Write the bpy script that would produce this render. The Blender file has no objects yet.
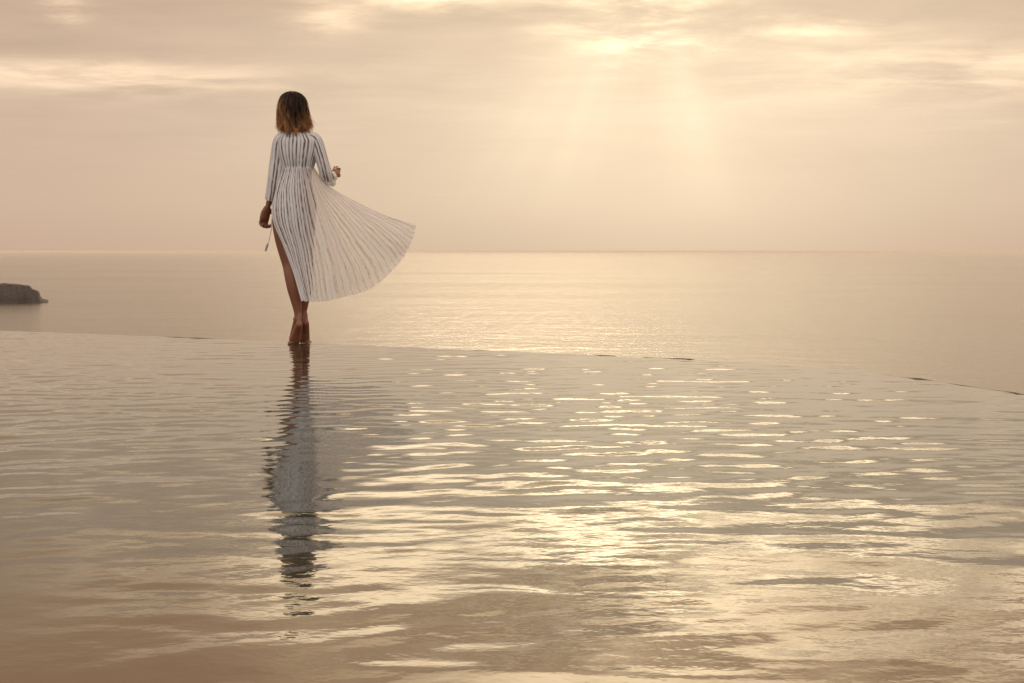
import bpy, math, random
import numpy as np
from mathutils import Vector, Matrix

random.seed(7)
rng = np.random.default_rng(7)
sc = bpy.context.scene
C = sc.collection
R = math.radians

# ------------------------------------------------------------------ camera
CAM_H = 0.66            # height of the lens over the pool water (water is z = 0)
SEA_Z = -60.0
LENS, SENSOR, W, H = 50.0, 36.0, 1024, 683
F = W * LENS / SENSOR
PITCH = math.atan((341.5 - 251.0) / F)
cd = bpy.data.cameras.new('camera')
cam = bpy.data.objects.new('camera', cd)
C.objects.link(cam)
cd.lens, cd.sensor_width = LENS, SENSOR
cd.clip_start, cd.clip_end = 0.05, 600000
cam.location = (0, 0, CAM_H)
cam.rotation_euler = (math.pi / 2 - PITCH, 0, 0)
sc.camera = cam

SUN_AZ, SUN_EL = R(-0.3), R(27.5)   # azimuth to the right of straight ahead (+Y)

# ------------------------------------------------------------------ node helper
class NT:
    def __init__(s, nt):
        s.nt = nt
        nt.nodes.clear()
    def n(s, t, **kw):
        x = s.nt.nodes.new(t)
        for k, v in kw.items():
            setattr(x, k, v)
        return x
    def put(s, sock, v):
        if isinstance(v, bpy.types.NodeSocket):
            s.nt.links.new(v, sock)
        else:
            sock.default_value = v
    def m(s, op, a, b=0.0, c=0.0, clamp=False):
        x = s.n('ShaderNodeMath', operation=op, use_clamp=clamp)
        s.put(x.inputs[0], a); s.put(x.inputs[1], b); s.put(x.inputs[2], c)
        return x.outputs[0]
    def add(s, a, b): return s.m('ADD', a, b)
    def sub(s, a, b): return s.m('SUBTRACT', a, b)
    def mul(s, a, b): return s.m('MULTIPLY', a, b)
    def div(s, a, b): return s.m('DIVIDE', a, b)
    def mix(s, f, a, b):
        x = s.n('ShaderNodeMix', data_type='RGBA')
        s.put(x.inputs[0], f); s.put(x.inputs[6], a); s.put(x.inputs[7], b)
        return x.outputs[2]
    def scale(s, col, f):
        x = s.n('ShaderNodeVectorMath', operation='SCALE')
        s.put(x.inputs[0], col); s.put(x.inputs['Scale'], f)
        return x.outputs[0]
    def vadd(s, a, b):
        x = s.n('ShaderNodeVectorMath', operation='ADD')
        s.put(x.inputs[0], a); s.put(x.inputs[1], b)
        return x.outputs[0]
    def vmul(s, a, b):
        x = s.n('ShaderNodeVectorMath', operation='MULTIPLY')
        s.put(x.inputs[0], a); s.put(x.inputs[1], b)
        return x.outputs[0]
    def xyz(s, x_, y_, z_):
        x = s.n('ShaderNodeCombineXYZ')
        s.put(x.inputs[0], x_); s.put(x.inputs[1], y_); s.put(x.inputs[2], z_)
        return x.outputs[0]
    def sep(s, v):
        x = s.n('ShaderNodeSeparateXYZ'); s.put(x.inputs[0], v)
        return x.outputs
    def noise(s, vec, sc_, det=4.0, rough=0.55, dist=0.0):
        x = s.n('ShaderNodeTexNoise')
        s.put(x.inputs['Vector'], vec); x.inputs['Scale'].default_value = sc_
        x.inputs['Detail'].default_value = det; x.inputs['Roughness'].default_value = rough
        x.inputs['Distortion'].default_value = dist
        return x.outputs[0]
    def ramp(s, f, stops, interp='LINEAR'):
        x = s.n('ShaderNodeValToRGB'); x.color_ramp.interpolation = interp
        s.put(x.inputs[0], f)
        e = x.color_ramp.elements
        while len(e) < len(stops): e.new(0.5)
        for k, (p, col) in zip(e, stops):
            k.position = p
            k.color = (*col, 1) if len(col) == 3 else col
        return x.outputs[0]
    def smooth(s, v, lo, hi):
        x = s.n('ShaderNodeMapRange', interpolation_type='SMOOTHSTEP')
        s.put(x.inputs[0], v); x.inputs[1].default_value = lo; x.inputs[2].default_value = hi
        return x.outputs[0]

# ------------------------------------------------------------------ sky
wd = bpy.data.worlds.new('World')
sc.world = wd
wd.use_nodes = True
w = NT(wd.node_tree)
tc = w.n('ShaderNodeTexCoord').outputs['Generated']
dx, dy, dz = w.sep(tc)
el = w.mul(w.m('ARCSINE', dz), 57.2958)
az = w.mul(w.m('ARCTAN2', dx, dy), 57.2958)
elc = w.m('MAXIMUM', el, 0.0)

# a Nishita sky stands behind the cloud deck
nis = w.n('ShaderNodeTexSky', sky_type='NISHITA', sun_disc=False)
nis.sun_elevation, nis.sun_rotation = SUN_EL, SUN_AZ
nis.dust_density = 4.0
nis_c = w.scale(nis.outputs[0], 0.07)

# veil colour by elevation
veil = w.ramp(w.div(elc, 90.0), [
    (0.0,   (0.605, 0.445, 0.315)),
    (0.020, (0.655, 0.495, 0.352)),
    (0.060, (0.680, 0.522, 0.376)),
    (0.105, (0.620, 0.465, 0.330)),
    (0.145, (0.780, 0.545, 0.355)),
    (0.185, (0.880, 0.560, 0.320)),
    (0.330, (1.25, 0.860, 0.540)),
    (1.0,   (0.80, 0.68, 0.58))])
# brighter round the sun's side, unseen sky behind the camera brightened to light the dress
def gauss(az0, el0, sa, se):
    a = w.div(w.sub(az, az0), sa); e = w.div(w.sub(el, el0), se)
    return w.m('EXPONENT', w.mul(w.add(w.mul(a, a), w.mul(e, e)), -0.5))
side = gauss(5.0, 3.0, 13.0, 60.0)
veil = w.scale(veil, w.add(0.88, w.mul(side, 0.31)))
veil = w.vmul(veil, w.mix(side, (1.045, 0.992, 1.005, 1), (1.0, 1.025, 1.01, 1)))
back = w.smooth(dy, 0.55, -0.5)
veil = w.mix(back, veil, (1.10, 0.99, 0.93, 1))

# cloud deck seen in perspective
zz = w.m('MAXIMUM', w.add(dz, 0.035), 0.03)
pl = w.xyz(w.div(dx, zz), w.div(dy, zz), 3.7)
n1 = w.noise(pl, 0.55, 7.0, 0.58, 0.35)
pl2 = w.xyz(w.div(dx, zz), w.mul(w.div(dy, zz), 1.15), 11.2)
n2 = w.noise(pl2, 1.5, 7.0, 0.62, 0.3)
lift = w.smooth(el, 1.5, 8.0)                 # the deck loses contrast in the murk near the horizon
cl = w.sub(w.add(w.mul(n1, 0.62), w.mul(n2, 0.38)), 0.5)
deck = w.scale(veil, w.add(1.0, w.mul(w.mul(cl, 0.72), lift)))
cover = w.smooth(w.add(w.mul(n1, 0.5), w.mul(n2, 0.5)), 0.80, 0.62)
cover = w.add(0.55, w.mul(cover, 0.45))
sky = w.mix(cover, nis_c, deck)

# thin bright places in the deck where the veiled sun comes through
gaps = [  # az, el, sigma az, sigma el, strength, murkiness
    (-16.3, 6.65, 4.6, 0.40, 0.32, 0),
    (-17.2, 9.0, 0.55, 0.28, 0.55, 0),
    (-7.4, 9.0, 1.0, 0.42, 0.34, 0),
    (-2.6, 10.0, 2.8, 0.5, 0.50, 0),
    (6.0, 9.4, 2.7, 1.15, 0.90, 3),
    (12.0, 8.55, 1.9, 0.28, 0.40, 0),
    (17.0, 6.9, 4.5, 0.7, 0.24, 0),
    (11.0, 8.0, 8.0, 2.6, 0.09, 1),
    (5.4, 12.2, 2.8, 2.0, 2.7, 2),
    (8.0, 12.6, 10.0, 2.8, 2.1, 2),
    (17.0, 12.6, 6.5, 2.0, 0.8, 2),
    (-9.0, 12.4, 5.0, 1.0, 0.9, 2),
    (7.0, 19.0, 7.0, 2.0, 2.2, 0),
    (3.0, 26.0, 9.0, 4.0, 3.0, 0),
    (5.5, 6.0, 5.5, 3.4, 0.14, 1),
    (8.0, 1.5, 5.0, 2.0, 0.06, 1),
]
rag = w.smooth(w.add(w.mul(n1, 0.45), w.mul(n2, 0.55)), 0.40, 0.62)
above = w.smooth(el, 9.9, 11.4)
broken = w.smooth(w.noise(w.xyz(w.div(dx, zz), w.mul(w.div(dy, zz), 0.8), 5.3), 3.6, 6.0, 0.62, 0.6), 0.33, 0.66)
tot = None
for a0, e0, sa, se, k, mk in gaps:
    g = gauss(a0, e0, sa, se)
    g = w.mul(g, k) if mk == 1 else w.mul(w.mul(g, k * 1.5), rag)
    if mk == 3: g = w.mul(g, broken)
    if mk == 2: g = w.mul(g, above)      # opening higher up, beyond the edge of the low bank
    tot = g if tot is None else w.add(tot, g)
sky = w.vadd(sky, w.scale((1.0, 0.785, 0.49), tot))

# crepuscular rays fanning from the hidden sun
RA, RE = 5.4, 12.6
ra = w.sub(az, RA); re_ = w.sub(RE, el)
phi = w.m('ARCTAN2', ra, re_)
rn = w.noise(w.xyz(w.mul(w.add(phi, -0.33), 2.1), 9.6, 4.7), 1.2, 2.6, 0.5)
ray = w.smooth(rn, 0.30, 0.78)
fade = w.mul(w.mul(w.smooth(el, 0.3, 4.5), w.smooth(el, 10.0, 7.6)), w.m('EXPONENT', w.mul(w.mul(phi, phi), -0.9)))
sky = w.vadd(sky, w.scale((0.17, 0.145, 0.10), w.mul(ray, fade)))

bg = w.n('ShaderNodeBackground')
w.put(bg.inputs[0], sky); bg.inputs[1].default_value = 1.0
wo = w.n('ShaderNodeOutputWorld')
wd.node_tree.links.new(bg.outputs[0], wo.inputs[0])

# ------------------------------------------------------------------ sun (veiled by the deck)
sd = bpy.data.lights.new('sun', 'SUN')
sd.energy, sd.angle, sd.color = 1.45, R(11), (1.0, 0.76, 0.48)
sun = bpy.data.objects.new('sun', sd); C.objects.link(sun)
sdir = Vector((math.sin(SUN_AZ) * math.cos(SUN_EL), math.cos(SUN_AZ) * math.cos(SUN_EL), math.sin(SUN_EL)))
sun.rotation_euler = sdir.to_track_quat('Z', 'Y').to_euler()
sun.location = (0, 0, 30)

vs = sc.view_settings
vs.view_transform, vs.look, vs.exposure, vs.gamma = 'Standard', 'None', 0.0, 1.0
vs.use_curve_mapping = False
sc.cycles.max_bounces = 10
sc.cycles.volume_bounces = 2
sc.cycles.transparent_max_bounces = 24
sc.cycles.use_denoising = True

# ------------------------------------------------------------------ helpers
fwd = np.array([0, math.cos(PITCH), -math.sin(PITCH)])
upv = np.array([0, math.sin(PITCH), math.cos(PITCH)])
def at(px, py, Y):
    d = np.array([(px - 512) / F, 0, 0]) + upv * ((341.5 - py) / F) + fwd
    return np.array([0, 0, CAM_H]) + d * (Y / d[1])
def on_plane(px, py, z=0.0):
    d = np.array([(px - 512) / F, 0, 0]) + upv * ((341.5 - py) / F) + fwd
    return np.array([0, 0, CAM_H]) + d * ((z - CAM_H) / d[2])

def mesh_obj(name, verts, faces, mat=None, parent=None, smooth=True, uv=None, origin=(0, 0, 0)):
    me = bpy.data.meshes.new(name)
    v = np.asarray(verts, dtype=float) - np.asarray(origin, dtype=float)
    faces_l = faces.tolist() if isinstance(faces, np.ndarray) else faces
    me.from_pydata(v.tolist(), [], faces_l)
    if uv is not None:
        l = me.uv_layers.new(name='UVMap')
        vi = np.empty(len(me.loops), dtype=np.int32)
        me.loops.foreach_get('vertex_index', vi)
        l.data.foreach_set('uv', np.asarray(uv, dtype=np.float32)[vi].ravel())
    me.polygons.foreach_set('use_smooth', [smooth] * len(me.polygons))
    me.update()
    o = bpy.data.objects.new(name, me)
    C.objects.link(o)
    if mat: me.materials.append(mat)
    if parent is not None:
        o.parent = parent
    o.location = origin
    return o

def grid_faces(nr, nc, wrap=False):
    r = np.arange(nr - 1)[:, None]; c = np.arange(nc if wrap else nc - 1)[None, :]
    a = r * nc + c; b = r * nc + (c + 1) % nc
    return np.stack([a, b, b + nc, a + nc], -1).reshape(-1, 4)

def catmull(P, ts):
    """P (n,k) samples at 0..n-1; ts in [0,n-1]."""
    P = np.asarray(P, dtype=float); n = len(P)
    Q = np.vstack([2 * P[0] - P[1], P, 2 * P[-1] - P[-2]])
    ts = np.asarray(ts, dtype=float)
    i = np.clip(np.floor(ts).astype(int), 0, n - 2); u = (ts - i)[:, None]
    p0, p1, p2, p3 = Q[i], Q[i + 1], Q[i + 2], Q[i + 3]
    return 0.5 * (2 * p1 + (p2 - p0) * u + (2 * p0 - 5 * p1 + 4 * p2 - p3) * u ** 2 + (3 * p1 - p0 - 3 * p2 + p3) * u ** 3)

def mat(name):
    m_ = bpy.data.materials.new(name); m_.use_nodes = True
    return m_, NT(m_.node_tree)
def finish(t, surf):
    o = t.n('ShaderNodeOutputMaterial'); t.nt.links.new(surf, o.inputs[0])
def principled(t, **kw):
    p = t.n('ShaderNodeBsdfPrincipled')
    for k, v in kw.items():
        t.put(p.inputs[k.replace('_', ' ')], v)
    return p

# ------------------------------------------------------------------ sea
m_sea, t = mat('sea_water')
pos = t.n('ShaderNodeNewGeometry').outputs['Position']
lanes = t.noise(t.vmul(pos, (0.0006, 0.0022, 0)), 1.0, 5, 0.6)
chop1 = t.noise(t.vmul(pos, (0.035, 0.05, 0)), 1.0, 6, 0.65)
chop2 = t.noise(t.vmul(pos, (0.006, 0.012, 0)), 1.0, 5, 0.6)
bmp = t.n('ShaderNodeBump'); bmp.inputs['Strength'].default_value = 1.0; bmp.inputs['Distance'].default_value = 1.0
t.put(bmp.inputs['Height'], t.add(t.mul(chop1, 1.45), t.mul(chop2, 2.2)))
p = principled(t, Base_Color=(0.055, 0.05, 0.042, 1), IOR=1.33, Normal=bmp.outputs[0],
               Roughness=t.add(0.11, t.mul(lanes, 0.12)))
finish(t, p.outputs[0])
ys = np.concatenate([np.linspace(-3500, 4000, 70), np.geomspace(4200, 260000, 60)])
xs = np.linspace(-1, 1, 41)
gy, gx = np.meshgrid(ys, xs, indexing='ij')
gx = gx * (np.abs(gy) * 1.1 + 25000) * (0.25 + 0.75 * np.abs(gx))
sea = mesh_obj('sea', np.stack([gx.ravel(), gy.ravel(), np.full(gx.size, SEA_Z)], -1), grid_faces(*gx.shape)[:, ::-1], m_sea)
sea['kind'] = 'structure'; sea['label'] = 'calm pale golden sea stretching to the horizon'

# ------------------------------------------------------------------ sea haze
m_hz, t = mat('sea_haze')
vp = t.n('ShaderNodeVolumePrincipled')
vp.inputs['Color'].default_value = (0.88, 0.81, 0.72, 1); vp.inputs['Density'].default_value = 2.4e-5; vp.inputs['Anisotropy'].default_value = 0.2
o_ = t.n('ShaderNodeOutputMaterial'); t.nt.links.new(vp.outputs[0], o_.inputs['Volume'])
hx, hy0, hy1, hz0, hz1 = 330000, -4200, 290000, SEA_Z - 1, 2.6
hv = [(x, y, z) for z in (hz0, hz1) for y in (hy0, hy1) for x in (-hx, hx)]
haze = mesh_obj('haze', hv, [[0, 2, 3, 1], [4, 5, 7, 6], [0, 1, 5, 4], [2, 6, 7, 3], [0, 4, 6, 2], [1, 3, 7, 5]], m_hz, smooth=False)
haze['kind'] = 'stuff'; haze['label'] = 'thin warm haze over the sea'

# ------------------------------------------------------------------ headland
HD = (0 - SEA_Z + CAM_H) * F / (303 - 251.0)
def fbm(x, y, seed, octs=5, lac=2.03, gain=0.5):
    r2 = np.random.default_rng(seed); out = 0; a = 1
    for k in range(octs):
        for _ in range(5):
            th = r2.uniform(0, 2 * np.pi); ph = r2.uniform(0, 2 * np.pi); f = r2.uniform(0.7, 1.4)
            out = out + a * np.sin((x * math.cos(th) + y * math.sin(th)) * f + ph) / 5 ** 0.5
        x = x * lac; y = y * lac; a *= gain
    return out
sx = HD / F                                   # metres per pixel there
prof = np.array([[-400, 26], [-200, 24], [-60, 21], [-5, 18.8], [8, 18.6], [18, 17.8], [25, 17.0], [29.5, 16.4], [31, 15.4], [32, 13.6], [36, 11.8],
                 [39.3, 9.6], [40.0, 7.5], [40.6, 4.6], [43, 2.4], [47, 1.6], [48.5, 0.4], [50, -2], [60, -8]])
nx, ny = 420, 110
px_ = np.concatenate([np.linspace(-400, -6, 120), np.linspace(-5, 60, 300)])
yy = np.linspace(-14, 130, ny)
GX, GY = np.meshgrid(px_, yy, indexing='ij')
top = np.interp(GX, prof[:, 0], prof[:, 1]) * sx
top = top + np.clip((-8 - GX) / 30.0, 0, 1) * (fbm(GX * 0.035, GX * 0, 41, 4) * 4.0 + 3.0) * sx
wob = fbm(GX * 0.25, GY * 0.02, 3, 4) * 3.5
front = np.clip((GY - wob * 0.9) / 15.0, 0, 1)     # sea cliff facing the camera
front = np.where(front < 0.16, front * 2.0, 0.32 + (front - 0.16) / 0.84 * 0.68) ** 0.8
backs = np.clip((130 - GY) / 60.0, 0, 1)
rough = fbm(GX * 0.9, GY * 0.16, 5, 5) * 0.55 + np.abs(fbm(GX * 2.2, GY * 0.3, 6, 4)) * 0.3
tipm = np.clip((46 - GX) / 8.0, 0.12, 1)
Z = np.maximum(top + rough * 0.5 * tipm, -9) * np.minimum(front, backs) - 0.9 + 0.6 * front - np.clip(GX - 48, 0, 4) * 1.2
V = np.stack([(GX - 512) / F * (HD + GY), HD + GY, SEA_Z + Z], -1).reshape(-1, 3)
m_rock, t = mat('headland_rock')
pos = t.n('ShaderNodeNewGeometry').outputs['Position']
nr = t.n('ShaderNodeNewGeometry').outputs['Normal']
r1 = t.noise(t.vmul(pos, (0.12, 0.12, 0.6)), 1.0, 7, 0.65)
rock = t.ramp(r1, [(0.3, (0.034, 0.025, 0.020)), (0.55, (0.07, 0.053, 0.041)), (0.75, (0.115, 0.09, 0.07))])
scrub = t.ramp(t.noise(pos, 0.25, 5, 0.7), [(0.35, (0.020, 0.014, 0.009)), (0.65, (0.045, 0.031, 0.021))])
up_ = t.smooth(t.sep(nr)[2], 0.55, 0.85)
col = t.mix(up_, rock, scrub)
bmp = t.n('ShaderNodeBump'); bmp.inputs['Distance'].default_value = 1.5
t.put(bmp.inputs['Height'], t.noise(pos, 0.5, 6, 0.7))
p = principled(t, Base_Color=col, Roughness=0.9, Normal=bmp.outputs[0])
finish(t, p.outputs[0])
head = mesh_obj('headland', V, grid_faces(nx, ny)[:, ::-1], m_rock, smooth=False)
head['kind'] = 'structure'; head['label'] = 'low dark rocky headland with stepped cliff running out into the sea at left'

# ------------------------------------------------------------------ pool: rim line
edge_px = [(0, 331), (100, 334), (200, 338), (300, 343), (400, 347), (500, 351), (570, 354), (640, 357.3), (700, 359.8), (760, 363), (800, 365.2),
           (840, 369), (880, 374), (920, 379.5), (960, 385), (1010, 392.5)]
E = np.array([on_plane(a, b)[:2] for a, b in edge_px])
d0 = (E[0] - E[3]) / np.linalg.norm(E[0] - E[3])
lead = [E[0] + d0 * k for k in (26.0, 18.0, 11.0, 7.0, 4.0, 2.0)]
last = E[-1]
tail = [last + np.array(v) for v in ((0.24, -0.8), (0.55, -2.2), (0.8, -3.8), (0.95, -5.8), (1.02, -9.4))]
E = np.vstack([lead, E, tail])
for _ in range(2):                             # soften the traced points
    E[1:-1] = 0.25 * E[:-2] + 0.5 * E[1:-1] + 0.25 * E[2:]
Ed = catmull(E, np.linspace(0, len(E) - 1, 4000))
sl = np.concatenate([[0], np.cumsum(np.linalg.norm(np.diff(Ed, axis=0), axis=1))])
NS = 940
S = np.interp(np.linspace(0, 1, NS), [0, 0.16, 1], [0, 22.0, sl[-1]])
Ex, Ey = np.interp(S, sl, Ed[:, 0]), np.interp(S, sl, Ed[:, 1])
Ex = np.maximum.accumulate(Ex)
tg = np.stack([np.gradient(Ex), np.gradient(Ey)], -1); tg /= np.linalg.norm(tg, axis=1, keepdims=True)
nrm = np.stack([-tg[:, 1], tg[:, 0]], -1)      # outward
spx = 512 + F * Ex / np.maximum(Ey, 0.5)

# ------------------------------------------------------------------ pool water
ORG_XY = on_plane(299.5, 345.0)[:2]
def waves(X, Y):
    r2 = np.random.default_rng(21)
    z = np.zeros_like(X)
    patch = 0.85 + 0.30 * fbm(X * 0.9, Y * 0.55, 31, 3)
    patch = np.clip(patch, 0.30, 1.6)
    fine_p = np.clip(0.9 + 0.45 * fbm(X * 0.8 + 3, Y * 0.45, 33, 3), 0.2, 1.9)
    for k in range(90):
        lam = 0.082 * (8.5 ** (r2.random() ** 1.25))
        th = math.pi / 2 + 0.25 + r2.normal(0, 0.45)
        kx, ky = 2 * np.pi / lam * math.cos(th), 2 * np.pi / lam * math.sin(th)
        slope = 0.0060 * r2.uniform(0.5, 1.3) * (1.0 if lam < 0.26 else 0.50)
        env = fine_p if lam < 0.25 else patch
        wx = 0.06 * np.sin(X * 1.3 + k) + 0.05 * np.sin(Y * 0.9 + 2 * k)
        z += env * slope * lam / (2 * np.pi) * np.sin(kx * (X + wx) + ky * Y + r2.uniform(0, 6.283))
    fx, fy = ORG_XY
    r_ = np.hypot(X - fx, Y - fy)
    z += 0.0009 * np.exp(-r_ / 0.35) * np.sin(r_ * 2 * np.pi / 0.085)      # rings round her feet
    return z
NR = 820
tt = np.linspace(0, 1, NR)[:, None] ** 1.0
Yb = -3.0
GXw = np.repeat(Ex[None, :], NR, 0)
GYw = Yb + (Ey[None, :] - Yb) * tt
Zw = waves(GXw, GYw)
VW = np.stack([GXw, GYw, Zw], -1)
# the water rolls over the rim
spill = []
for off, dz_ in ((0.012, -0.002), (0.024, -0.008), (0.033, -0.022), (0.038, -0.06), (0.040, -0.4), (0.040, -1.3)):
    ex, ey = Ex + nrm[:, 0] * off, Ey + nrm[:, 1] * off
    spill.append(np.stack([ex, ey, Zw[-1] * max(0, 1 - off * 25) + dz_], -1)[None])
VW = np.concatenate([VW] + spill, 0)
m_pool, t = mat('pool_water')
pos = t.n('ShaderNodeNewGeometry').outputs['Position']
b1 = t.noise(t.vmul(pos, (0.75, 1.0, 0.0)), 17.0, 3, 0.5)
bmp = t.n('ShaderNodeBump'); bmp.inputs['Strength'].default_value = 1.0; bmp.inputs['Distance'].default_value = 0.0007
t.put(bmp.inputs['Height'], b1)
# warm reflected light painted into the water near camera and rim, darker blue-green between
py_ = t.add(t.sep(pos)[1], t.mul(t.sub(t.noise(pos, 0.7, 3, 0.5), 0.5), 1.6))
painted_tint = t.ramp(t.div(py_, 12.0), [(0.16, (0.066, 0.046, 0.029)), (0.27, (0.034, 0.043, 0.034)), (0.45, (0.026, 0.040, 0.033)), (0.66, (0.050, 0.042, 0.028))])
p = principled(t, Base_Color=painted_tint, IOR=1.42, Roughness=0.03, Normal=bmp.outputs[0])
finish(t, p.outputs[0])
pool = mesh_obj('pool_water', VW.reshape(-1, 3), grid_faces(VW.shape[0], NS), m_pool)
pool['kind'] = 'structure'; pool['label'] = 'rippled water of an infinity pool reflecting the sky'

# ------------------------------------------------------------------ pool wall (the overflow rim)
m_rim, t = mat('wet_dark_stone')
pos = t.n('ShaderNodeNewGeometry').outputs['Position']
c_ = t.ramp(t.noise(pos, 9.0, 6, 0.65), [(0.3, (0.03, 0.023, 0.017)), (0.7, (0.085, 0.066, 0.05))])
bmp = t.n('ShaderNodeBump'); bmp.inputs['Distance'].default_value = 0.004
t.put(bmp.inputs['Height'], t.noise(pos, 60.0, 4, 0.6))
p = principled(t, Base_Color=c_, Roughness=0.8, Normal=bmp.outputs[0])
p.inputs['Specular IOR Level'].default_value = 0.15
finish(t, p.outputs[0])
def bump_at(a, b, h):
    u = np.clip((spx - a) / (b - a), 0, 1)
    return h * np.minimum(1, np.sin(np.pi * u) * 2.2) * (Ey > 3)
poke = bump_at(150, 222, 0.010) + bump_at(560, 622, 0.0075) + bump_at(636, 700, 0.010) + bump_at(855, 930, 0.009) + bump_at(905, 1040, 0.012) \
     + bump_at(100, 140, 0.006) + bump_at(330, 352, 0.006) + bump_at(425, 560, 0.0055)
jit = np.interp(S, np.linspace(0, sl[-1], 420), rng.normal(0, 1, 420)) * 0.0017
ztop = -0.008 + poke * np.where(spx > 800, 0.62, 1.0) + jit * (poke > 0.002) * 0.9
sec = [(-0.30, -1.5, 0), (-0.30, -0.012, 0), (-0.030, -0.010, 0), (0.004, 0, 1), (0.018, 0, 1), (0.024, -0.004, 1), (0.030, -0.05, 0), (0.030, -1.5, 0)]
VR = np.stack([np.stack([Ex + nrm[:, 0] * o, Ey + nrm[:, 1] * o, (ztop + z if f else np.full(NS, z))], -1) for o, z, f in sec], 0)
wall = mesh_obj('pool_wall', VR.reshape(-1, 3), grid_faces(len(sec), NS), m_rim, smooth=False)
wall['label'] = 'dark wet stone overflow wall curving along the far edge of the infinity pool'
wall['category'] = 'pool wall'

# ------------------------------------------------------------------ woman
Y0 = 10.03
K = Y0 / F                                     # metres per photo pixel at her distance
ORG = at(299, 342.5, Y0); ORG[2] = -0.004
def P(px, py, d=0.0):
    return at(px, py, Y0 + d)

def tube(path, radii, n=16, ref=(1, 0, 0), caps=True):
    """closed lofted tube: path (m,3), radii (m,2) = along ref, across."""
    path = np.asarray(path, float); radii = np.asarray(radii, float)
    if radii.ndim == 1: radii = np.stack([radii, radii], -1)
    if caps:
        t0 = path[0] - path[1]; t0 /= np.linalg.norm(t0); t1 = path[-1] - path[-2]; t1 /= np.linalg.norm(t1)
        r0, r1 = radii[0].min(), radii[-1].min()
        pre = [(path[0] + t0 * r0 * s, radii[0] * c) for s, c in ((0.95, 0.25), (0.7, 0.7))]
        post = [(path[-1] + t1 * r1 * s, radii[-1] * c) for s, c in ((0.7, 0.7), (0.95, 0.25))]
        path = np.vstack([[a for a, _ in pre], path, [a for a, _ in post]])
        radii = np.vstack([[b for _, b in pre], radii, [b for _, b in post]])
    tan = np.gradient(path, axis=0); tan /= np.linalg.norm(tan, axis=1, keepdims=True)
    ref = np.array(ref, float)
    vs_ = []
    an = np.linspace(0, 2 * np.pi, n, endpoint=False)
    for p_, t_, r_ in zip(path, tan, radii):
        u = ref - t_ * np.dot(ref, t_); u /= np.linalg.norm(u); v = np.cross(t_, u)
        vs_.append(p_ + np.outer(np.cos(an) * r_[0], u) + np.outer(np.sin(an) * r_[1], v))
    V_ = np.vstack(vs_)
    f_ = grid_faces(len(path), n, wrap=True).tolist()
    f_.append(list(range(n))[::-1]); f_.append([len(V_) - n + i for i in range(n)])
    return V_, f_

def fine(path, radii, m=8):
    path = np.asarray(path, float); radii = np.asarray(radii, float)
    if radii.ndim == 1: radii = np.stack([radii, radii], -1)
    ts = np.linspace(0, len(path) - 1, (len(path) - 1) * m + 1)
    return catmull(path, ts), np.maximum(catmull(radii, ts), 0.002)

BV, BF = [], []
def addp(V_, f_):
    o = sum(len(v) for v in BV)
    BV.append(np.asarray(V_)); BF.extend([[i + o for i in q] for q in f_])
def limb(pts, rad, ref=(1, 0, 0), n=16, m=8):
    a, b = fine([P(*q) for q in pts], np.asarray(rad, float), m)
    addp(*tube(a, b, n, ref))
def ball(c, r, n=16):
    th = np.linspace(0.05, math.pi - 0.05, n)
    a = np.array([[0, 0, math.cos(x)] for x in th]); 
    path = np.array(c) + a * np.array([0, 0, r[2]])
    rad = np.stack([np.sin(th) * r[0], np.sin(th) * r[1]], -1)
    addp(*tube(path[::-1], rad[::-1], n, (1, 0, 0), caps=False))

# torso: half widths across and half depths, front to back
limb([(295, 214, .0), (294.5, 206, -.012), (295, 196, -.010), (296, 184, .0), (296.5, 174, .004), (297, 163, .005), (297, 151, .0), (297, 143, -.004), (296.5, 138, -.008), (295.5, 134.5, -.008), (294.5, 130, .0), (294, 124, .008), (293.6, 116, .012)],
     [(.105, .085), (.152, .116), (.144, .110), (.116, .090), (.106, .084), (.120, .096), (.138, .100), (.150, .086), (.130, .070), (.075, .058), (.052, .055), (.050, .054), (.050, .055)], n=28)
for sx_ in (-1, 1):                            # bust and seat
    ball(P(297 + sx_ * 10, 157, .058), (.050, .040, .052))
    ball(P(294.5 + sx_ * 10.5, 208, -.062), (.078, .066, .080))
# head
hc = P(293, 106.5, .015)
ball(hc, (.074, .094, .100), 24)
ball(hc + np.array([0, .032, -.050]), (.058, .064, .072), 20)      # jaw
ball(hc + np.array([0, .068, -.103]), (.022, .020, .018))           # chin
addp(*tube(*fine([hc + np.array(q) for q in ((0, .090, .012), (0, .104, -.018), (0, .109, -.034), (0, .096, -.046))], np.array([.009, .012, .015, .011]), 4), 12))
ball(hc + np.array([0, .089, -.066]), (.024, .012, .009))           # lips
ball(hc + np.array([0, .085, .026]), (.052, .014, .012))            # brow
for s_ in (-1, 1):
    ball(hc + np.array([s_ * .075, .005, -.012]), (.010, .020, .032))  # ears
    ball(hc + np.array([s_ * .031, .078, .000]), (.015, .013, .011))   # eyes
    ball(hc + np.array([s_ * .040, .066, -.038]), (.022, .022, .022))  # cheeks
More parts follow.
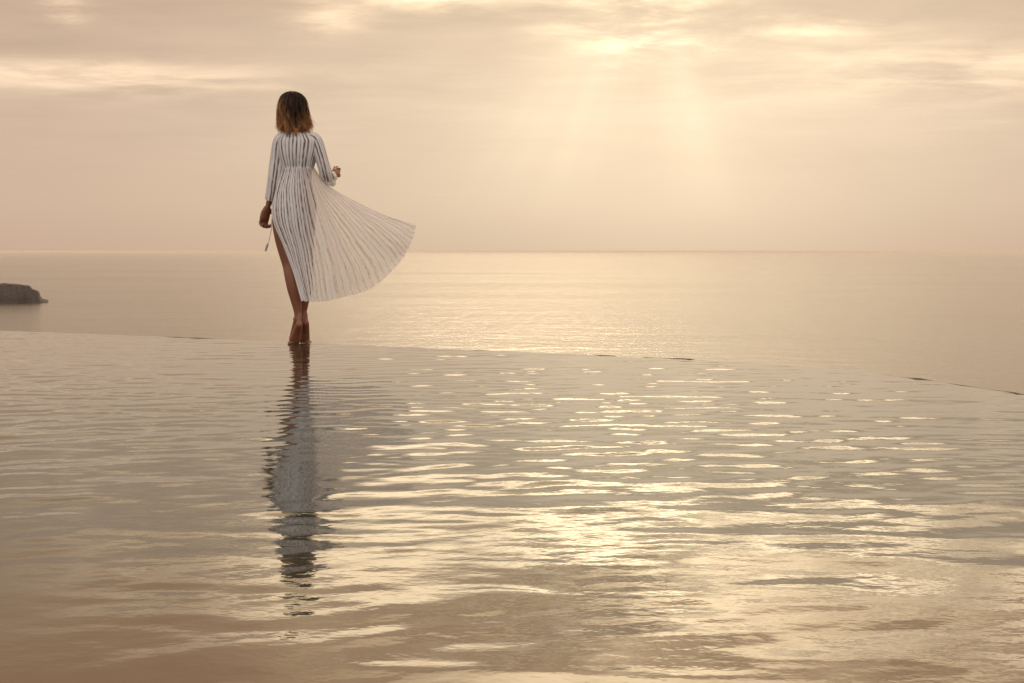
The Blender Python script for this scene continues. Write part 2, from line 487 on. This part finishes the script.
# legs: her left leg carries her, the right steps just ahead; both on tiptoe
limb([(284, 203, -.01), (283.5, 222, -.004), (285.2, 240, .004), (288.2, 257, .004), (290.2, 266, .0), (292.0, 276, -.016), (294.0, 288, -.018), (296.2, 301, -.008), (297.8, 312, -.002), (298.0, 319, .0)],
     [(.086, .095), (.0805, .088), (.071, .077), (.058, .060), (.053, .055), (.0530, .056), (.0495, .052), (.038, .041), (.0275, .032), (.026, .032)], n=20)
limb([(305, 203, -.005), (304.5, 222, .02), (304.5, 240, .06), (305.5, 257, .09), (306.2, 266, .09), (306.2, 276, .085), (305.6, 288, .085), (304.4, 301, .09), (303.2, 312, .10), (302.8, 318.0, .10)],
     [(.082, .092), (.078, .085), (.068, .074), (.056, .058), (.051, .053), (.051, .054), (.046, .049), (.034, .037), (.0255, .030), (.025, .031)], n=20)
def foot(A, Hl, Bp, toe_dir, big):
    """ankle, heel, ball of the foot (the heel is lifted), direction the toes point, big = side of the big toe."""
    toe_dir = np.array(toe_dir, float); toe_dir /= np.linalg.norm(toe_dir)
    sd_ = np.array([toe_dir[1], -toe_dir[0], 0.0])          # to the right of the toes
    addp(*tube(*fine([Hl, (Hl + Bp) / 2 + np.array([0, .014, .002]), Bp], np.array([(.025, .024), (.031, .025), (.040, .018)]), 6), 18, ref=sd_))
    addp(*tube(*fine([A, A * .5 + Bp * .5 + toe_dir * .028, Bp + toe_dir * .012 + np.array([0, 0, .008])], np.array([(.027, .031), (.030, .028), (.038, .017)]), 6), 18, ref=sd_))
    addp(*tube(*fine([Hl + np.array([0, .010, .068]), Hl + np.array([0, .003, .030]), Hl], np.array([(.013, .012), (.017, .016), (.025, .024)]), 6), 14))
    for s_ in (-1, 1):
        ball(A + sd_ * s_ * .024 + np.array([0, .004, 0.004 * s_ * big]), (.011, .013, .013), 10)   # ankle bones
    for k, (off, ln, rr) in enumerate(((.027, .058, .0130), (.009, .060, .0098), (-.006, .054, .0092), (-.020, .047, .0088), (-.033, .039, .0082))):
        s0 = Bp + sd_ * big * off + toe_dir * (.006 - k * .005)
        s1 = s0 + toe_dir * ln * .55 + np.array([0, 0, .001]); s2 = s0 + toe_dir * ln + sd_ * big * off * .15
        for q_ in (s0, s1, s2): q_[2] = rr
        s1[2] += .003
        addp(*tube(*fine([s0, s1, s2], np.array([rr * 1.15, rr, rr * .95]), 4), 10))
def ground(px, Y, z): return np.array([(px - 512) / F * Y, Y, z])
foot(P(297.8, 318.5, .0), P(299.2, 324.5, -.032), ground(293.8, Y0 + .065, .021), (-.30, 1, 0), 1)
foot(P(302.6, 318.0, .10), P(305.6, 323.0, .062), ground(304.0, Y0 + .165, .021), (.22, 1, 0), -1)
# arms
limb([(281.5, 140.5, -.006), (278.5, 147, -.008), (277.2, 158, -.014), (276.0, 170, -.020), (275.2, 176, -.018), (273.6, 185, -.006), (271.0, 196, .010), (268.6, 204, .020), (267.4, 208, .024)],
     [(.048, .050), (.042, .045), (.036, .039), (.032, .035), (.032, .034), (.033, .034), (.027, .028), (.020, .023), (.019, .024)], n=18)
limb([(313.5, 140.5, -.006), (317, 147, -.010), (320.6, 158, -.016), (324.6, 170, -.014), (326.6, 175.6, .0), (329, 177.0, .06), (331.4, 176.2, .13), (333.4, 174.8, .19), (334.0, 174.2, .21)],
     [(.048, .050), (.042, .045), (.036, .039), (.033, .036), (.033, .033), (.033, .034), (.028, .028), (.021, .022), (.020, .022)], n=18)
# left hand: hanging, loosely curled, palm turned back and in towards the thigh
KD = np.array([.66, .75, 0.0])                              # knuckle line, little finger to index
def lh(px, py, d, along_): return P(px, py, d) + KD * along_
def hlimb(pts, rad, ref, n=10, m=4):
    a_, b_ = fine(pts, np.asarray(rad, float), m); addp(*tube(a_, b_, n, ref))
hlimb([P(267.5, 207.0, .023), P(265.8, 212.5, .022), P(264.4, 218.8, .020)], [(.025, .018), (.040, .0175), (.043, .0155)], KD, 18, 6)
for k, (al, ln) in enumerate(((.031, .97), (.0105, 1.08), (-.0105, 1.0), (-.030, .82))):
    b0_ = lh(264.5, 218.0 + abs(k - 1) * .4, .020, al)
    cx_ = np.array([.75, -.66, 0.0])                        # the way the fingers curl: towards the palm side
    p1_ = b0_ + np.array([-.002, 0, -.034 * ln]) - cx_ * .010
    p2_ = p1_ + np.array([-.001, 0, -.024 * ln]) + cx_ * .014
    p3_ = p2_ + np.array([0, 0, -.002]) + cx_ * .022 * ln
    p4_ = p3_ + np.array([0, 0, .014]) + cx_ * .006
    hlimb([b0_, p1_, p2_, p3_, p4_], np.array([.0108, .0100, .0094, .0086, .0072]) * (1 - .04 * k), KD)
hlimb([lh(267.2, 209.5, .020, .020), lh(267.6, 213.5, .016, .048), lh(267.5, 218.0, .006, .056), lh(267.6, 222.0, .000, .046)], [.0130, .0120, .0102, .0082], KD)
# right hand: loose fist held out in front
limb([(333.8, 174.3, .205), (335.8, 173.0, .240), (337.4, 172.2, .275)], [(.019, .024), (.020, .037), (.017, .040)], ref=(0.35, .0, .2), m=6)
for k, (vy, ln) in enumerate(((168.6, .95), (171.0, 1.05), (173.4, 1.0), (175.7, .82))):
    kx = 338.2 - .25 * k
    limb([(kx - .6, vy, .268), (kx + 1.2, vy, .268 + .034 * ln), (kx + 1.0, vy + .4, .268 + .060 * ln), (kx - 2.0, vy + .8, .268 + .064 * ln), (kx - 3.6, vy + .8, .268 + .044 * ln)],
         np.array([.0100, .0095, .0090, .0082, .0070]) * (1 - .04 * k), ref=(0, 0, 1), n=10, m=4)
limb([(334.6, 171.5, .228), (334.6, 168.4, .262), (335.6, 166.8, .292), (337.4, 167.0, .312)], [.0128, .0118, .0098, .0082], ref=(0, 0, 1), n=10, m=4)

raw = mesh_obj('person', np.vstack(BV), BF, None, origin=ORG)
rm = raw.modifiers.new('r', 'REMESH'); rm.mode = 'VOXEL'; rm.voxel_size = 0.0037
sm_ = raw.modifiers.new('s', 'SMOOTH'); sm_.factor = 0.5; sm_.iterations = 4
dg = bpy.context.evaluated_depsgraph_get()
body_me = bpy.data.meshes.new_from_object(raw.evaluated_get(dg))
raw.modifiers.clear()
old = raw.data; raw.data = body_me; bpy.data.meshes.remove(old)
body_me.name = 'person'
woman = raw
woman['label'] = 'barefoot woman in a white striped dress walking on tiptoe along the pool edge'
woman['category'] = 'person'

def skin_mat(name, col, rough=0.5, sss=0.08):
    m_, t = mat(name)
    pos = t.n('ShaderNodeTexCoord').outputs['Object']
    n_ = t.noise(pos, 14.0, 4, 0.6)
    c1 = t.mix(n_, tuple(c * 0.86 for c in col) + (1,), tuple(min(1, c * 1.12) for c in col) + (1,))
    b_ = t.n('ShaderNodeBump'); b_.inputs['Distance'].default_value = 0.0006
    t.put(b_.inputs['Height'], t.noise(pos, 260.0, 3, 0.6))
    p = principled(t, Base_Color=c1, Roughness=rough, Normal=b_.outputs[0])
    p.inputs['Subsurface Weight'].default_value = sss
    p.inputs['Subsurface Radius'].default_value = (0.012, 0.005, 0.003)
    finish(t, p.outputs[0])
    return m_
SK = (0.240, 0.092, 0.045)
for m_ in (skin_mat('tanned_skin', SK), skin_mat('lips', (0.32, 0.09, 0.075), 0.35), skin_mat('eye_white', (0.7, 0.66, 0.6), 0.2, 0), skin_mat('iris', (0.05, 0.028, 0.015), 0.15, 0), skin_mat('sole', (0.30, 0.14, 0.09))):
    body_me.materials.append(m_)
nf = len(body_me.polygons)
cen = np.empty(nf * 3, dtype=np.float32); body_me.polygons.foreach_get('center', cen)
cen = cen.reshape(-1, 3) + ORG; q = cen - hc
mi = np.zeros(nf, dtype=np.int32)
mi[(np.abs(q[:, 0]) < .024) & (np.abs(q[:, 2] + .066) < .010) & (q[:, 1] > .086)] = 1
for s_ in (-1, 1):
    r_ = np.hypot((q[:, 0] - s_ * .031) / 1.35, q[:, 2])
    mi[(r_ < .0060) & (q[:, 1] > .07)] = 2
    mi[(np.hypot(q[:, 0] - s_ * .031, q[:, 2]) < .0046) & (q[:, 1] > .07)] = 3
body_me.polygons.foreach_set('material_index', mi)
body_me.polygons.foreach_set('use_smooth', [True] * nf)

def child(name, V_, f_, m_, parent=None, uv=None, smooth=True):
    """mesh authored in world coordinates, parented to the woman (or to one of her parts)."""
    o = mesh_obj(name, np.asarray(V_) - ORG, f_, m_, None, smooth, uv)
    o.parent = parent or woman
    return o

# ------------------------------------------------------------------ hair
hair_prof = np.array([  # photo y, half width px, half depth m (back), centre x
    [91.0, 1.5, .012, 292.0], [92.0, 5.5, .040, 292.2], [94.0, 9.2, .066, 292.4], [97.5, 12.2, .088, 292.5], [102, 13.9, .103, 292.7], [108, 15.0, .110, 292.8],
    [114, 15.5, .110, 293.0], [120, 15.6, .106, 293.2], [126, 15.0, .114, 293.5], [131, 13.8, .122, 293.8], [136, 13.4, .124, 294.4]])
def hp(y): return [np.interp(y, hair_prof[:, 0], hair_prof[:, k]) for k in (1, 2, 3)]
HV, HF, HT, HR = [], [], [], []
def strand(theta, s, y_end, wave, ph, flick, rr, start_y, clump, blow=0.0, tone=0.6):
    ys_ = np.concatenate([np.linspace(start_y, 97, 5)[:-1], np.linspace(97, y_end, 13)])
    pts = []
    for k, y in enumerate(ys_):
        a, b, cx = hp(y)
        t_ = k / (len(ys_) - 1)
        th = theta + wave * math.sin(ph + (y - 95) * 0.22) * t_ + clump * t_
        ff = s * (1 + flick * max(0, t_ - .75) ** 1.3 * 3.0 + 0.105 * t_ * math.sin(ph * 2 + (y - 95) * .27))
        q0 = P(cx, y, .015)
        pts.append(q0 + np.array([a * K * math.sin(th) * ff + K * blow * t_ ** 3, -b * math.cos(th) * ff, 0]))
    pts = np.array(pts); n_ = len(pts)
    tan = np.gradient(pts, axis=0); tan /= np.linalg.norm(tan, axis=1, keepdims=True) + 1e-9
    ref = np.array([math.sin(theta), -math.cos(theta), 0.01])
    o = sum(len(v) for v in HV) if False else strand.n
    rad = rr * np.interp(np.linspace(0, 1, n_), [0, .1, .7, 1], [.6, 1, 1, .35])
    ring = []
    for k in range(3):
        an = 2 * math.pi * k / 3
        u = ref[None] - tan * (tan @ ref)[:, None]; u /= np.linalg.norm(u, axis=1, keepdims=True) + 1e-9
        v = np.cross(tan, u)
        ring.append(pts + (u * math.cos(an) * .7 + v * math.sin(an) * 1.25) * rad[:, None])
    V_ = np.stack(ring, 1).reshape(-1, 3)
    HV.append(V_); strand.n += len(V_)
    HF.extend((grid_faces(n_, 3, True) + o).tolist())
    tv = np.repeat(np.clip((ys_ - 92) / 42.0, 0, 1), 3); HT.append(np.stack([np.full(len(tv), .55 * tone + .45 * random.random()), tv], -1))
strand.n = 0
NCL = 74
for c in range(NCL):
    th0 = -math.pi * .74 + 2 * math.pi * .74 * (c + random.uniform(-.4, .4)) / (NCL - 1)
    ph = random.uniform(0, 6.28); wv = random.uniform(.08, .30); s0 = random.uniform(.84, 1.04)
    ye0 = 130.4 + 4.6 * math.cos(th0) + random.uniform(-5.0, 1.8)
    fl0 = random.uniform(-.45, .55) + (0.35 if abs(th0) > 1.1 else 0) * random.uniform(0, 1.2)
    drift = random.uniform(-.16, .16); tone0 = random.random(); bl0 = max(0, random.gauss(.5, 1.2)) * (1.0 if th0 < .3 else 1.7)
    for k in range(30):
        th = th0 + random.gauss(0, .040)
        strand(th, s0 * random.uniform(.78, 1.02), ye0 + random.gauss(0, 2.0), wv * random.uniform(.8, 1.2), ph + random.gauss(0, .25),
               fl0 + random.gauss(0, .14), random.uniform(.0011, .0019), random.uniform(91.2, 95.5), drift + random.gauss(0, .02), bl0 * random.uniform(.5, 1.3), tone0)
# a few stray hairs
for k in range(90):
    th = random.uniform(-2.2, 2.2)
    strand(th, random.uniform(1.0, 1.05), random.uniform(122, 134), random.uniform(.05, .22), random.uniform(0, 6.28), random.uniform(-.1, .5), .0007, 92, random.uniform(-.25, .25), random.uniform(0, 5))
# curl at the right tips
m_hair, t = mat('brown_hair_with_golden_ends')
uvn = t.n('ShaderNodeUVMap').outputs[0]
us, vs2, _z = t.sep(uvn)
rootc = t.mix(us, (0.010, 0.0045, 0.0024, 1), (0.085, 0.036, 0.015, 1))
endc = t.mix(us, (0.10, 0.034, 0.010, 1), (0.75, 0.38, 0.14, 1))
side_ = t.m('ABSOLUTE', t.sep(t.n('ShaderNodeTexCoord').outputs['Object'])[0])
hc_ = t.mix(t.smooth(t.add(t.add(vs2, t.mul(t.sub(us, .5), .55)), t.mul(side_, 6.0)), .58, 1.16), rootc, endc)
p = principled(t, Base_Color=hc_, Roughness=0.30)
p.inputs['Specular IOR Level'].default_value = 0.4
tr = t.n('ShaderNodeBsdfTranslucent'); t.put(tr.inputs[0], t.vmul(hc_, (1.5, 1.2, 1.0)))
mx = t.n('ShaderNodeMixShader'); mx.inputs[0].default_value = .33
t.nt.links.new(p.outputs[0], mx.inputs[1]); t.nt.links.new(tr.outputs[0], mx.inputs[2])
finish(t, mx.outputs[0])
# scalp shell under the strands
ysn = np.linspace(91.3, 127, 26); thn = np.linspace(-math.pi * .70, math.pi * .70, 40)
SV, ST = [], []
for y in ysn:
    a, b, cx = hp(y)
    for th in thn:
        SV.append(P(cx, y, .015) + np.array([a * K * math.sin(th), -b * math.cos(th), 0]) * .80); ST.append((.1, (y - 92) / 60))
HF.extend((grid_faces(26, 40) + strand.n).tolist()); HV.append(np.array(SV)); HT.append(np.array(ST))
hair = child('hair', np.vstack(HV), HF, m_hair, uv=np.vstack(HT))

# ------------------------------------------------------------------ dress
def cloth_mat(name, n_str, duty, sheer_stripe=0.62, sheer_white=0.10, jag=0.03, stripe=(0.20, 0.15, 0.125), thru=.25, flare=0.0):
    m_, t = mat(name)
    uvn = t.n('ShaderNodeUVMap').outputs[0]
    u, v, _ = t.sep(uvn)
    wob_ = t.noise(t.xyz(t.mul(u, 6.0), t.mul(v, 5.0), 0), 1.0, 3, 0.5)
    ph = t.m('FRACT', t.add(t.mul(u, n_str), t.mul(t.sub(wob_, .5), jag * 8)))
    idn = t.n('ShaderNodeTexWhiteNoise'); idn.noise_dimensions = '1D'
    t.put(idn.inputs['W'], t.m('FLOOR', t.add(t.mul(u, n_str), t.mul(t.sub(wob_, .5), jag * 8))))
    wdt = t.add(duty * .25, t.mul(idn.outputs[0], duty * 1.5))
    e = t.m('ABSOLUTE', t.sub(ph, .5))
    st = t.smooth(t.sub(t.mul(wdt, .5), e), -.05, .05)
    # the woven stripe is broken by little dashes
    dash = t.noise(t.xyz(t.mul(u, n_str * 3.0), t.mul(v, 22.0), 1.3), 1.0, 2, 0.5)
    st = t.mul(st, t.add(.45, t.mul(t.smooth(dash, .38, .58), .55)))
    wv = t.noise(t.xyz(t.mul(u, 900.0), t.mul(v, 700.0), 0), 1.0, 2, 0.5)
    colw = t.mix(wv, (0.80, 0.78, 0.765, 1), (0.90, 0.885, 0.87, 1))
    col_ = t.mix(st, colw, (*stripe, 1))
    b_ = t.n('ShaderNodeBump'); b_.inputs['Distance'].default_value = 0.004; b_.inputs['Strength'].default_value = .8
    t.put(b_.inputs['Height'], t.noise(t.xyz(t.mul(u, n_str * .9), t.mul(v, 3.0), 4.0), 1.0, 3, 0.5))
    d_ = t.n('ShaderNodeBsdfDiffuse'); t.put(d_.inputs[0], col_); t.nt.links.new(b_.outputs[0], d_.inputs['Normal'])
    tl = t.n('ShaderNodeBsdfTranslucent'); t.put(tl.inputs[0], col_); t.nt.links.new(b_.outputs[0], tl.inputs['Normal'])
    m1 = t.n('ShaderNodeMixShader'); t.put(m1.inputs[0], t.add(min(thru, .25), t.mul(t.smooth(u, .18, .38), max(0, thru - .25))))
    t.nt.links.new(d_.outputs[0], m1.inputs[1]); t.nt.links.new(tl.outputs[0], m1.inputs[2])
    tp = t.n('ShaderNodeBsdfTransparent')
    m2 = t.n('ShaderNodeMixShader'); t.put(m2.inputs[0], t.m('MAXIMUM', t.mul(st, sheer_stripe), t.add(sheer_white, t.mul(t.smooth(u, .18, .38), flare))))
    t.nt.links.new(m1.outputs[0], m2.inputs[1]); t.nt.links.new(tp.outputs[0], m2.inputs[2])
    finish(t, m2.outputs[0])
    return m_
m_bod = cloth_mat('striped_voile_bodice', 36, .34, .50, .05, .10)
m_slv = cloth_mat('striped_voile_sleeve', 13, .32, .50, .05, .07)
m_skirt = cloth_mat('striped_voile_skirt', 62, .32, .62, .03, .13, (0.42, .34, .27), .54, .24)

# bodice
rows = [(129.5, 294.6, .056, .052, .006), (131.2, 295.2, .080, .064, -.003), (133.8, 296.2, .118, .080, -.010), (137.8, 296.6, .143, .086, -.010), (141, 297, .160, .098, -.008), (147, 297, .158, .108, -.003), (155, 297, .146, .118, .004),
        (161, 297, .133, .112, .006), (165, 297, .122, .102, .005), (167.6, 297, .116, .096, .004), (169.4, 296.8, .117, .097, .003)]
nb, ncol = 46, 160
RR = catmull(np.array(rows), np.linspace(0, len(rows) - 1, nb))
an = np.linspace(0, 2 * np.pi, ncol + 1)[:-1] - np.pi / 2
BVv, uvb = [], []
for i, (y, cx, rx, ry, d) in enumerate(RR):
    g = max(0, (i / (nb - 1) - .35)) * .010
    rip = g * np.sin(an * 26 + 1.5 * np.sin(an * 3)) * .5 + .003 * np.sin(an * 9 + i * .12)
    c0 = P(cx, y, d)
    bust = .034 * np.exp(-((y - 157) / 7.0) ** 2) * np.clip(np.sin(an), 0, 1)
    BVv.append(np.stack([c0[0] + (rx + rip) * np.cos(an), c0[1] + (ry + rip + bust) * np.sin(an), np.full(ncol, c0[2])], -1))
    uvb.append(np.stack([np.arange(ncol) / ncol * 1.0, np.full(ncol, i / nb * .35)], -1))
BVv.append(BVv[0] * 0); BVv.pop()
# duplicate the seam column for clean uv
Bm = np.stack([np.vstack([r, r[:1]]) for r in BVv]); Um = np.stack([np.vstack([r, [[1.0, r[0, 1]]]]) for r in uvb])
dress = child('dress', Bm.reshape(-1, 3), grid_faces(nb, ncol + 1), m_bod, uv=Um.reshape(-1, 2))

# sleeves
def sleeve(pts, rad, seed, ref):
    a, b = fine([P(*q) for q in pts], np.array(rad), 8)
    tan = np.gradient(a, axis=0); tan /= np.linalg.norm(tan, axis=1, keepdims=True)
    n_ = 72; an = np.linspace(0, 2 * np.pi, n_ + 1)
    ref = np.array(ref, float); Vv, Uu = [], []
    r2 = np.random.default_rng(seed); ph = r2.uniform(0, 6.28, 4)
    for i, (p_, t_, r_) in enumerate(zip(a, tan, b)):
        u = ref - t_ * np.dot(ref, t_); u /= np.linalg.norm(u); v = np.cross(t_, u)
        f = i / (len(a) - 1)
        rip = 1 + (.03 + .07 * f) * np.sin(an * 5 + ph[0] + f * 1.2) + .04 * f * np.sin(an * 9 + ph[1]) + .035 * np.sin(an * 2 + f * 14 + ph[2])
        Vv.append(p_ + np.outer(np.cos(an) * r_[0] * rip, u) + np.outer(np.sin(an) * r_[1] * rip, v))
        Uu.append(np.stack([an / 6.2832, np.full(n_ + 1, f * .45)], -1))
    return child('sleeve', np.vstack(Vv), grid_faces(len(a), n_ + 1), m_slv, parent=dress, uv=np.vstack(Uu))
sleeve([(285.5, 136.5, -.008), (280.8, 140.0, -.008), (278.6, 147, -.008), (277.6, 158, -.012), (276.2, 170, -.014), (274.8, 180, -.010), (273.4, 190, -.002), (271.8, 200.5, .008)],
       [(.040, .056), (.048, .060), (.049, .058), (.050, .056), (.0505, .056), (.050, .056), (.047, .054), (.043, .052)], 1, (1, 0, 0))
sleeve([(309.0, 136.5, -.008), (314.3, 140.0, -.008), (317.6, 147, -.010), (320.8, 157, -.012), (324.0, 168, -.010), (326.4, 175.5, .015), (328.2, 178.0, .065), (329.6, 178.4, .115), (330.6, 178.4, .150)],
       [(.040, .056), (.047, .060), (.046, .056), (.045, .052), (.045, .050), (.047, .050), (.047, .052), (.046, .055), (.046, .058)], 2, (1, .0, .0))

# skirt: ribs from the gathered waist to the hem, the wind carries it out to the right
ribs = [
    [(280.6, 167.5, -.004), (274.8, 190, -.012), (270.8, 215, -.025), (282.0, 242, -.085), (295.5, 269, -.09), (304.0, 299.5, -.08)],
    [(283.0, 167.5, -.055), (277.0, 190, -.088), (274.6, 216, -.118), (287.0, 246, -.128), (297.5, 273, -.11), (305.0, 300.5, -.09)],
    [(288.5, 167.5, -.085), (284, 193, -.13), (285, 219, -.16), (293.5, 252, -.14), (300, 278, -.12), (306.5, 302.0, -.10)],
    [(297, 167.5, -.096), (297, 194, -.145), (301, 224, -.165), (308, 258, -.14), (311.5, 282, -.12), (313.5, 301.5, -.10)],
    [(305.0, 167.5, -.080), (311, 194, -.125), (319, 224, -.13), (328, 257, -.12), (333, 280, -.11), (336.5, 299.0, -.10)],
    [(310.3, 167.5, -.050), (320, 193, -.08), (336, 222, -.09), (353, 253, -.09), (363, 273, -.09), (370, 288.5, -.09)],
    [(313.0, 167.5, -.018), (323.5, 188, -.03), (348, 212, -.04), (373, 238, -.04), (388.5, 255.5, -.04), (397, 266.0, -.04)],
    [(313.7, 167.5, .005), (326, 186.0, .02), (355, 206, .02), (384, 222.5, .03), (402, 235, .04), (411.5, 243.0, .05)],
    [(313.2, 167.5, .025), (327.5, 185.0, .06), (358, 201.5, .09), (388, 214.5, .11), (404, 219.5, .12), (416.0, 225.5, .12)],
    [(309, 167.5, .060), (321, 190, .11), (346, 216, .16), (373, 234, .18), (390, 245, .19), (404, 251.5, .19)],
    [(303, 167.5, .085), (312, 194, .14), (327, 226, .20), (345, 256, .22), (355, 271, .22), (363, 283.5, .22)],
    [(293, 167.5, .094), (288, 192, .145), (293, 222, .20), (309, 257, .23), (317, 279, .24), (321, 295.5, .24)],
    [(284, 167.5, .062), (277.5, 190, .100), (275, 212, .125), (295, 247, .19), (305.5, 272, .21), (311, 293.8, .22)],
    [(280.8, 167.5, .004), (275.0, 190, .006), (271.3, 211, .010), (285, 240, .15), (302.5, 270, .21), (309.5, 293, .22)],
]
nu, nv = 820, 90
RB = np.array([[P(*q) for q in r] for r in ribs])               # (12,6,3)
vv = np.linspace(0, 5, nv)
along = np.stack([catmull(r, vv) for r in RB])                  # (12,nv,3)
uu = np.linspace(0, len(ribs) - 1, nu)
SKm = catmull(along.reshape(len(ribs), -1), uu).reshape(nu, nv, 3)
du = np.gradient(SKm, axis=0); dv = np.gradient(SKm, axis=1)
nn = np.cross(du, dv); nn /= np.linalg.norm(nn, axis=2, keepdims=True) + 1e-9
un = np.linspace(0, 1, nu)[:, None]; vn = np.linspace(0, 1, nv)[None, :]
warp = un + .006 * np.sin(un * 40 + vn * 2.0)
pleat = np.sin(2 * np.pi * 30 * warp + .8 * np.sin(un * 25)) * (.0030 + .0035 * vn) + np.sin(2 * np.pi * 11 * warp + 1.0 + vn * 1.2) * (.016 * vn * (1.25 - vn * .85)) + np.sin(2 * np.pi * 5.3 * un + 2.2 * vn + .9 * np.sin(un * 17)) * (.050 * vn * (1.3 - vn * .75)) \
      + np.sin(2 * np.pi * 58 * warp) * .0025 * np.exp(-vn * 5)
pleat = pleat * (.55 + .45 * np.sin(un * 31 + 2) ** 2)
edge_f = np.minimum(1, np.minimum(un, 1 - un) * 30)
SKm = SKm + nn * (pleat * (0.3 + .7 * edge_f))[..., None]
hemw = (np.sin(un * 2 * np.pi * 30 * 1.0) * .0008 + np.sin(un * 2 * np.pi * 7) * .003) * np.clip((vn - .8) / .2, 0, 1)
SKm[..., 2] += hemw
uvs = np.stack([np.broadcast_to(un, (nu, nv)), np.broadcast_to(vn, (nu, nv))], -1)
child('skirt', SKm.reshape(-1, 3), grid_faces(nu, nv), m_skirt, parent=dress, uv=uvs.reshape(-1, 2))

# tie cord with tassel blowing at her left hip
m_cord, t = mat('cotton_cord')
pos = t.n('ShaderNodeTexCoord').outputs['Object']
p = principled(t, Base_Color=t.mix(t.noise(pos, 300, 2, .5), (0.42, .36, .31, 1), (.68, .62, .56, 1)), Roughness=.85)
finish(t, p.outputs[0])
cp, cr = fine([P(276, 205, -.02), P(272.0, 219, -.03), P(271.2, 230, -.035), P(269.6, 238, -.04), P(268.2, 243, -.04)], np.array([.0026] * 5), 8)
cv, cf = tube(cp, cr, 8)
cord = child('tie_cord', cv, cf, m_cord, parent=dress)
TV, TF, to = [], [], 0
for k in range(26):
    a_ = random.uniform(0, 6.28); r_ = random.uniform(0, .010)
    e_ = P(265.6 + random.uniform(-.9, .9), 250.5 + random.uniform(-1.2, .8), -.04 + random.uniform(-.012, .012))
    s_ = P(268.3, 242.6, -.04); m__ = (s_ * .55 + e_ * .45) + np.array([math.cos(a_) * .005, math.sin(a_) * .005, .004])
    q_, r2_ = fine([s_, m__, e_], np.array([.0018, .0017, .0013]), 3)
    a1, b1 = tube(q_, r2_, 5); TV.append(a1); TF.extend([[i + to for i in f] for f in b1]); to += len(a1)
child('tassel', np.vstack(TV), TF, m_cord, parent=dress)

# bracelet on her left wrist
m_gold, t = mat('thin_gold')
p = principled(t, Base_Color=(.55, .36, .14, 1), Metallic=1.0, Roughness=.3); finish(t, p.outputs[0])
ang = np.linspace(0, 2 * np.pi, 41)[:-1]; b0 = P(267.2, 206.0, .021); ax = P(267.3, 204, .020) - P(266.5, 208, .024); ax /= np.linalg.norm(ax)
u = np.array([1, 0, 0]) - ax * ax[0]; u /= np.linalg.norm(u); v = np.cross(ax, u)
ctr = b0 + np.outer(np.cos(ang) * .0225, u) + np.outer(np.sin(ang) * .0265, v)
bv = []
for k in range(40):
    o_ = (ctr[k] - b0); o_ /= np.linalg.norm(o_)
    bv.append([ctr[k] + (o_ * math.cos(a) + ax * math.sin(a)) * .0016 for a in np.linspace(0, 2 * np.pi, 7)[:-1]])
bv = np.array(bv).reshape(-1, 3)
bf = [[i * 6 + j, i * 6 + (j + 1) % 6, ((i + 1) % 40) * 6 + (j + 1) % 6, ((i + 1) % 40) * 6 + j] for i in range(40) for j in range(6)]
child('bracelet', bv, bf, m_gold)
